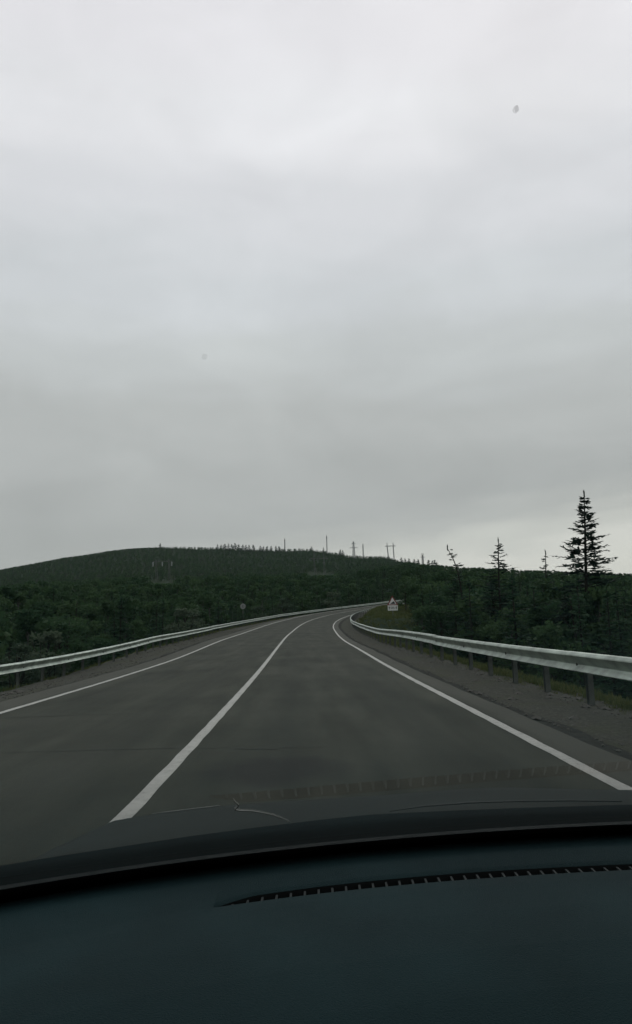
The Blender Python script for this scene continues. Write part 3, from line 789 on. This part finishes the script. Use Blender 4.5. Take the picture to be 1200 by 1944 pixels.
MB().prism(inner, (0, -.004, ztri + .13), (1, 0, 0), (0, 0, 1), (0, 1, 0), .003).build('sign_face', M['sign_white'], tri)
MB().prism([(-.32, .05), (.34, .05), (.15, .36)], (0, -.008, ztri + .13), (1, 0, 0), (0, 0, 1), (0, 1, 0), .003).build('slope_symbol', M['sign_black'], tri)
ph = .60
pl = MB().box((0, 0, zpl + ph / 2), (1.16, .02, ph)).build('distance_plate', M['sign_white'], ws)
for sx in (-.40, .40):
    MB().prism([(-.035, .14), (.035, .14), (.035, .34), (.10, .34), (0, .48), (-.10, .34), (-.035, .34)], (sx, -.014, zpl), (1, 0, 0), (0, 0, 1), (0, 1, 0), .003).build('arrow', M['sign_black'], pl)
for k, (x0, w) in enumerate(((-.19, .10), (-.05, .10), (.09, .10), (.215, .08))):
    hh = .24 if k < 3 else .15
    mb = MB()
    t_ = .028
    if k < 3:
        mb.box((x0, -.0125, .19 + t_ / 2 + zpl), (w, .003, t_)).box((x0, -.0125, .19 + hh - t_ / 2 + zpl), (w, .003, t_))
        for sx in (-1, 1): mb.box((x0 + sx * (w / 2 - t_ / 2), -.0125, .19 + hh / 2 + zpl), (t_, .003, hh - 2 * t_ - .001))
    else:
        for sx in (-1, 0, 1): mb.box((x0 + sx * .03, -.0125, .19 + hh / 2 + zpl), (.018, .003, hh))
    mb.build('figure', M['sign_black'], pl)
# round sign seen from behind
rs = rp(89.5, -8.35, -0.55)
rso = empty('round_sign', rs)
tag(rso, 'round grey road sign on a thin post behind the left guardrail', 'road sign')
zc = at(466, 1151, rs.y).z - rs.z
MB().tube([(0, .05, -.3), (0, .05, zc + .3)], .032, 8).build('post', M['post'], rso, True)
MB().tube([(0, 0, zc), (0, -.015, zc)], .36, 24).build('sign_plate', M['sign_back'], rso)
MB().tube([(0, -.016, zc), (0, -.030, zc)], [.36, .345], 24).build('rim', M['sign_back'], rso)
MB().box((0, -.045, zc), (.085, .03, .34)).build('bracket', M['post'], rso)

# ------------------------------------------------------------------ pylons and masts
def bars(mb, segs, r):
    for a, b in segs: mb.tube([a, b], r, 4)
    return mb
def lattice(hgt, bw, tw, nseg):
    segs = []
    for i in range(nseg):
        t0, t1 = i / nseg, (i + 1) / nseg
        w0, w1 = bw + (tw - bw) * t0, bw + (tw - bw) * t1
        for sx, sy in ((-1, -1), (1, -1), (1, 1), (-1, 1)):
            segs.append(((sx * w0, sy * w0, hgt * t0), (sx * w1, sy * w1, hgt * t1)))
        segs += [((-w0, -w0, hgt * t0), (w1, -w1, hgt * t1)), ((w0, -w0, hgt * t0), (-w1, -w1, hgt * t1)), ((-w1, -w1, hgt * t1), (w1, -w1, hgt * t1)), ((w0, w0, hgt * t0), (-w1, w1, hgt * t1)), ((-w0, w0, hgt * t0), (w1, w1, hgt * t1))]
    return segs
def on_ridge(px, py_base, py_top, k=.99):
    v = ray(px, py_top); az = math.degrees(math.atan(v.x)); rr = ridge_r(az) * k
    d = Vector((math.sin(math.radians(az)), math.cos(math.radians(az)), 0)) * rr
    zg = terrain(d.x, d.y); zt = CAM_H + rr * v.z / math.hypot(v.x, 1)
    return d, zg - .5, zt - zg + .5, rr / FPX * math.hypot(v.x, 1) ** 1
def mast(px, pyb, pyt, label, kind):
    d, zg, h, mpp = on_ridge(px, pyb, pyt)
    root = empty('power_pylon' if kind != 'mast' else 'radio_mast', (d.x, d.y, zg)); tag(root, label, 'pylon' if kind != 'mast' else 'mast')
    if kind == 'mast':
        bars(MB(), lattice(h * .93, .75, .40, 12), .16).build('tower', M['pylon'], root)
        MB().tube([(0, 0, h * .9), (0, 0, h)], .22, 5).build('antenna', M['pylon'], root)
        MB().tube([(0, 0, h * .80), (0, 0, h * .86)], [.9, .9], 8).build('equipment_drum', M['pylon'], root)
    elif kind == 'cross':
        bars(MB(), lattice(h, 2.1, .7, 9), .20).build('tower', M['pylon'], root)
        for zz, ww in ((h * .62, 6.0), (h * .86, 3.0)):
            bars(MB(), [((-ww, 0, zz), (ww, 0, zz)), ((-ww, 0, zz), (0, 0, zz + 1.3)), ((ww, 0, zz), (0, 0, zz + 1.3))], .20).build('crossarm', M['pylon'], root)
    elif kind == 'narrow':
        bars(MB(), lattice(h, .95, .45, 8), .16).build('tower', M['pylon'], root)
        bars(MB(), [((-1.6, 0, h * .82), (1.6, 0, h * .82)), ((-1.2, 0, h * .55), (1.2, 0, h * .55))], .16).build('crossarm', M['pylon'], root)
    return root
mast(540.5, 1040, 1022, 'short stubby mast on the ridge beside the row of tiny trees', 'mast')
mast(620, 1047, 1015, 'tallest thin mast on the ridge, left of the cross-armed pylon', 'mast')
mast(671, 1053, 1028, 'cross-armed lattice pylon on the saddle of the ridge', 'cross')
mast(689, 1053, 1033, 'narrow pylon on the ridge just right of the cross-armed one', 'narrow')
def portal(pxl, pxr, py_bar, py_top, py_base, dist, over, label, ins=True, lean=0.0, r=.26, m_=None):
    m_ = m_ or M['pylon']
    a, b = at(pxl, py_bar, dist), at(pxr, py_bar, dist)
    c = (a + b) / 2; zb = terrain(c.x, c.y) - .5
    root = empty('portal_pylon', (c.x, c.y, zb)); tag(root, label, 'pylon')
    hw = (b.x - a.x) / 2; hb = c.z - zb; ht = at((pxl + pxr) / 2, py_top, dist).z - zb
    for sx in (-1, 1):
        mb = MB(); xb, xt = sx * hw * (1 - lean * .3) + lean * hw * .6, sx * hw - 0
        for q in (-1, 1):
            mb.tube([(xb + q * .75, 0, 0), (xt + q * .3, 0, hb), (xt, 0, ht)], r, 4)
        for i in range(8):
            t0, t1 = i / 8, (i + 1) / 8; qa = -1 if i % 2 else 1
            mb.tube([(xb + (xt - xb) * t0 + qa * (.75 - .45 * t0), 0, hb * t0), (xb + (xt - xb) * t1 - qa * (.75 - .45 * t1), 0, hb * t1)], r * .6, 3)
        mb.build('leg', m_, root)
    mb = MB()
    for dz in (0, .8): mb.tube([(-hw - over, 0, hb + dz * .6), (hw + over, 0, hb + dz * .6)], r * .8, 4)
    for i in range(10):
        x0 = -hw - over + (2 * hw + 2 * over) * i / 10; x1 = x0 + (2 * hw + 2 * over) / 10
        mb.tube([(x0, 0, hb + (.48 if i % 2 else 0)), (x1, 0, hb + (0 if i % 2 else .48))], r * .5, 3)
    mb.build('crossarm', m_, root)
    if ins:
        for x in (-hw - over * .9, 0, hw + over * .9):
            MB().tube([(x, 0, hb - .1 - .36 * i) for i in range(9)], [.34 + .16 * (i % 2) for i in range(9)], 6).build('insulator', M['insul'], root)
portal(735, 746.5, 1037, 1030, 1060, 930.0, 3.2, 'two-legged portal pylon standing against the sky on the ridge', False, .45, .30)
portal(296, 320.5, 1066.5, 1061, 1113, 470.0, 2.2, 'pale portal pylon with hanging insulators on the left hillside', True, .25, .14, M['pale_steel'])
portal(596, 615, 1061, 1049, 1092, 520.0, 3.6, 'pale portal pylon above the light clearing on the hillside', False, .3, .14, M['pale_steel'])
# lattice pylon whose head shows over the treeline on the right
d, zg, h, mpp = on_ridge(802, 1068, 1051, .97)
rt_ = empty('power_pylon', (d.x, d.y, zg)); tag(rt_, 'lattice pylon head with two crossarms over the treeline, left of the leaning conifer', 'pylon')
bars(MB(), lattice(h * .9, 1.0, .45, 8), .12).build('tower', M['pylon'], rt_)
bars(MB(), [((-1.9, 0, h * .76), (1.9, 0, h * .76)), ((-1.9, 0, h * .76), (0, 0, h * .84)), ((1.9, 0, h * .76), (0, 0, h * .84))], .13).build('crossarm', M['pylon'], rt_)
bars(MB(), [((0, 0, h * .88), (-1.3, 0, h)), ((0, 0, h * .88), (1.3, 0, h)), ((-1.3, 0, h), (1.3, 0, h * .985))], .13).build('crossarm', M['pylon'], rt_)

# ------------------------------------------------------------------ the car the picture is taken from
car = empty('car', (0.45, 0.6, 0.0))
tag(car, 'dark car in the foreground: dashboard, windscreen base and bonnet', 'car')
CO = Vector((-0.45, -0.6, CAM_H))            # camera-relative to car-local
XC = .45
THETA = math.radians(21.5); ZG = -.263
def yG(x): d_ = abs(x - XC); return .9067 - .2319 * d_ ** 2 - .0659 * d_ ** 4
def yE(x): d_ = abs(x - XC); return .8843 - .2197 * d_ ** 2 - .1016 * d_ ** 4
def yT(x): d_ = abs(x - XC); return .7899 - .1371 * d_ ** 2 - .3336 * d_ ** 4
def yB(x): d_ = abs(x - XC); return .7697 - .1756 * d_ ** 2 - .1823 * d_ ** 4
def grid(name, xs, sect, material, parent=car, smooth=True):
    vv = []; n_ = None
    for x in xs:
        row = sect(x); n_ = len(row)
        vv += [Vector((x, p[0], p[1])) + CO for p in row]
    ff = [(i * n_ + k, i * n_ + k + 1, (i + 1) * n_ + k + 1, (i + 1) * n_ + k) for i in range(len(xs) - 1) for k in range(n_ - 1)]
    return obj(name, mesh(name, vv, ff, [material], smooth), parent)
X0S, X1S = -.106, 2 * XC + .106
def slot(x):
    t = min((x - X0S), (X1S - x)) / .035
    if t <= 0: return (yT(x) + yB(x)) / 2 - .006, (yT(x) + yB(x)) / 2 - .006
    k = min(1.0, t) ** .6; lo = yB(x); return lo, lo + (yT(x) - lo) * k
xs = sorted(set(list(np.linspace(-.50, 1.40, 141).round(4)) + list((X0S + np.array([.0005, .004, .01, .018, .028, .035])).round(4)) + list((X1S - np.array([.0005, .004, .01, .018, .028, .035])).round(4))))
def dz(x): return -.02 * max(0, abs(x - XC) - .6) / .15
def back(x):
    lo, hi = slot(x); e = yE(x)
    return [(e + .022, ZG - .055), (e + .016, ZG - .022), (e + .008, ZG - .006), (e - .004, ZG), (e - .03, ZG + .001), ((e + hi) / 2, ZG + .001), (hi + .004, ZG), (hi, ZG - .003 * (hi - lo > .0005))]
def front(x):
    lo, hi = slot(x)
    return [(lo, ZG - .003 * (hi - lo > .0005)), (lo - .004, ZG), (lo - .03, ZG + .002), (lo - .09, ZG + .004), (lo - .15, ZG + .001), (lo - .20, ZG - .008), (lo - .25, ZG - .026), (lo - .29, ZG - .055), (lo - .32, ZG - .11), (lo - .33, ZG - .25), (lo - .30, ZG - .42)]
rows = []
dash = grid('dashboard', xs, back, M['dash'])
grid('instrument_panel', xs, front, M['dash'], dash)
xsl = [x for x in xs if X0S <= x <= X1S]
grid('vent_slot', xsl, lambda x: [(slot(x)[1], ZG - .0032), (slot(x)[1] - .001, ZG - .03), (slot(x)[0] + .001, ZG - .03), (slot(x)[0], ZG - .0032)], M['blackp'], dash, False)
x = X0S + .016
while x < X1S - .012:
    lo, hi = slot(x); w = hi - lo
    mb = MB()
    c = Vector((x, lo + w * .47, ZG - .011)) + CO
    mb.box(c, (.0022, w * .88, .013))
    mb.build('vent_slat', M['slat'], dash)
    x += .0138
# windscreen
ct, st_ = math.cos(THETA), math.sin(THETA)
def gl(x, t): return (yG(x) - t * ct, ZG + t * st_)
gxs = np.linspace(-.47, 1.37, 51)
ws_ = grid('windscreen', gxs, lambda x: [gl(x, t) for t in np.linspace(-.07, 1.20, 25)], M['glass'])
grid('frit_band', gxs, lambda x: [(gl(x, t)[0] - .0016 * st_, gl(x, t)[1] - .0016 * ct) for t in np.linspace(-.07, .055, 6)], M['blackp'], ws_)
def hit_glass(px, py, inset=.004):
    v_ = ray(px, py); lo_, hi_ = 0.02, 1.0
    fn = lambda Y: Y - (yG(v_.x * Y) - (v_.z * Y - ZG) / st_ * ct)
    for _ in range(60):
        md_ = (lo_ + hi_) / 2
        if fn(md_) > 0: hi_ = md_
        else: lo_ = md_
    return v_ * (lo_ - inset)
def glass_line(name, pts, rad, material):
    mb = MB(); P = [hit_glass(*p) + CO for p in pts]
    mb.tube(P, rad, 4); return mb.build(name, material, ws_)
glass_line('crack', [(443, 1519), (446, 1524), (453, 1529), (452, 1532), (446, 1537), (453, 1539), (480, 1540), (500, 1543.5), (520, 1548), (536, 1554), (549, 1560)], [.0002, .0003, .0004, .0004, .0005, .0005, .0005, .0004, .0004, .0003, .0002], M['pale_line_mat'])  # thin pale line laid on the glass
def speck(px, py, a, b, ang, material):
    c = hit_glass(px, py, .0015) + CO; mb = MB(); P = []
    r = random.Random(int(px))
    for k in range(12):
        t = 2 * math.pi * k / 12; q = (math.cos(t) * a * r.uniform(.7, 1.2), math.sin(t) * b * r.uniform(.7, 1.2))
        P.append((q[0] * math.cos(ang) - q[1] * math.sin(ang), q[0] * math.sin(ang) + q[1] * math.cos(ang)))
    mb.prism(P, c, (1, 0, 0), (0, -ct, st_), (0, st_, ct), .0006)
    mb.build('dirt_speck', material, ws_)
def veil_build(t, p, op=.26):
    tr = N(t, 'ShaderNodeBsdfTransparent'); mx = N(t, 'ShaderNodeMixShader'); mx.inputs[0].default_value = op
    p.inputs['Base Color'].default_value = (.10, .10, .10, 1); p.inputs['Roughness'].default_value = .9
    t.links.new(tr.outputs[0], mx.inputs[1]); t.links.new(p.outputs[0], mx.inputs[2]); t.links.new(mx.outputs[0], t.nodes['Material Output'].inputs[0])
M['veil'] = mat('dried_smear', veil_build)
M['outer_veil'] = mat('thin_smear', lambda t, p: veil_build(t, p, .10))
speck(980.4, 210.6, .00034, .00022, .9, M['outer_veil'])
speck(981.2, 209.8, .00020, .00012, .9, M['outer_veil'])
M['faint_veil'] = mat('faint_smear', lambda t, p: veil_build(t, p, .055))
speck(388, 680, .0004, .0003, .2, M['faint_veil'])
# scuttle under the windscreen and the bonnet
CWX = [-.313, -.243, -.167, -.085, .001, .067, .16, .254, .342, .45]; CWY = [.878, .909, .943, .973, 1.001, 1.018, 1.026, 1.031, 1.033, 1.034]
def yC(x):
    xx = x if x <= XC else 2 * XC - x
    return float(np.interp(xx, CWX, CWY)) if xx > -.313 else .878 - (-.313 - xx) * .5
hx = np.linspace(-.50, 1.40, 71)
grid('cowl', hx, lambda x: [(yC(x) - .16, -.36), (yC(x) - .13, -.315), (yC(x) - .085, -.288), (yC(x) - .055, -.2865), (yC(x) - .02, -.276), (yC(x), -.27), (yC(x) + .006, -.275), (yC(x) + .01, -.32)], M['cowl'])
cc = ray(226, 1646) * .925; vv = []; ff = []
for i in range(5):
    e = i / 4 * math.pi / 2
    for k in range(16):
        t = 2 * math.pi * k / 16
        vv.append(Vector((cc.x + math.cos(t) * .036 * math.cos(e) ** .6, cc.y + math.sin(t) * .03 * math.cos(e) ** .6, cc.z - .004 + .024 * math.sin(e))) + CO)
for i in range(4):
    for k in range(16): ff.append((i * 16 + k, i * 16 + (k + 1) % 16, (i + 1) * 16 + (k + 1) % 16, (i + 1) * 16 + k))
obj('label_reflection_dome', mesh('label_reflection_dome', vv, ff, [M['cap']], True), car)  # added dome, stands in for a label's reflection in the windscreen
HP = [(120, 1590, 1.22), (216, 1558, 1.45), (293, 1545, 1.63), (418, 1530, 1.82), (560, 1520, 1.92), (722, 1510, 1.96), (872, 1498, 1.98), (955, 1494, 1.98), (1076, 1495, 1.98)]
HF = [ray(a, b) * c for a, b, c in HP]
FX = [p.x for p in HF]; FY = [p.y for p in HF]; FZ = [p.z for p in HF]
def hfront(x):
    xx = x if x <= XC else 2 * XC - x
    if xx < FX[0]: k = FX[0] - xx; return FY[0] - k * 2.0, FZ[0] - k * 1.2
    return float(np.interp(xx, FX, FY)), float(np.interp(xx, FX, FZ))
def hood_sect(x):
    fy, fz = hfront(x); y0 = yC(x) + .012; z0 = -.284; r_ = []
    fy = max(fy, y0 + .05)
    for t in np.linspace(0, 1, 10):
        r_.append((y0 + (fy - y0) * t, z0 + (fz - z0) * t - .010 * math.sin(math.pi * t)))
    r_ += [(fy + .03, fz - .012), (fy + .07, fz - .05), (fy + .09, fz - .15), (fy + .09, fz - .35)]
    return r_
hood = grid('hood', hx, hood_sect, M['hood'])
mb = MB(); tp = [(288, 1546), (310, 1543), (340, 1539.5), (370, 1536), (400, 1532.5), (418, 1530)]
mb.tube([ray(a, b - 1.0) * float(np.interp(a, [293, 418], [1.62, 1.81])) + CO for a, b in tp], [.0006, .001, .0013, .0013, .0013, .0008], 5)
mb.build('hood_edge_glint', M['trim'], hood, True)  # pale strip added to paint in the bonnet edge's glint
# wiper resting on the right
mb = MB(); wp = [(740, 1540, 1.02), (800, 1531, 1.06), (888, 1524, 1.09), (980, 1521, 1.11), (1076, 1520, 1.12), (1180, 1521, 1.12)]
mb.tube([ray(a, b) * c + CO for a, b, c in wp], [.0008, .0012, .0014, .0014, .0014, .0014], 6)
mb.build('wiper_arm', M['wiper'], car, True)  # wiper arm, its grey lightened to paint in a glint
# roof and pillars behind and beside the driver
roofY, roofZ = gl(XC, 1.20)
rb = MB()
rb.box(Vector((XC, roofY - .55, roofZ + .03)) + CO, (1.9, 1.1, .04))
rb.build('roof', M['cowl'], car)
for xx in (-.49, 1.39):
    a, b = gl(xx, -.07), gl(xx, 1.2)
    MB().tube([Vector((xx, a[0], a[1])) + CO, Vector((xx, (a[0] + b[0]) / 2, (a[1] + b[1]) / 2 + .02)) + CO, Vector((xx, b[0], b[1])) + CO], [.035, .04, .045], 8).build('pillar', M['cowl'], car, True)
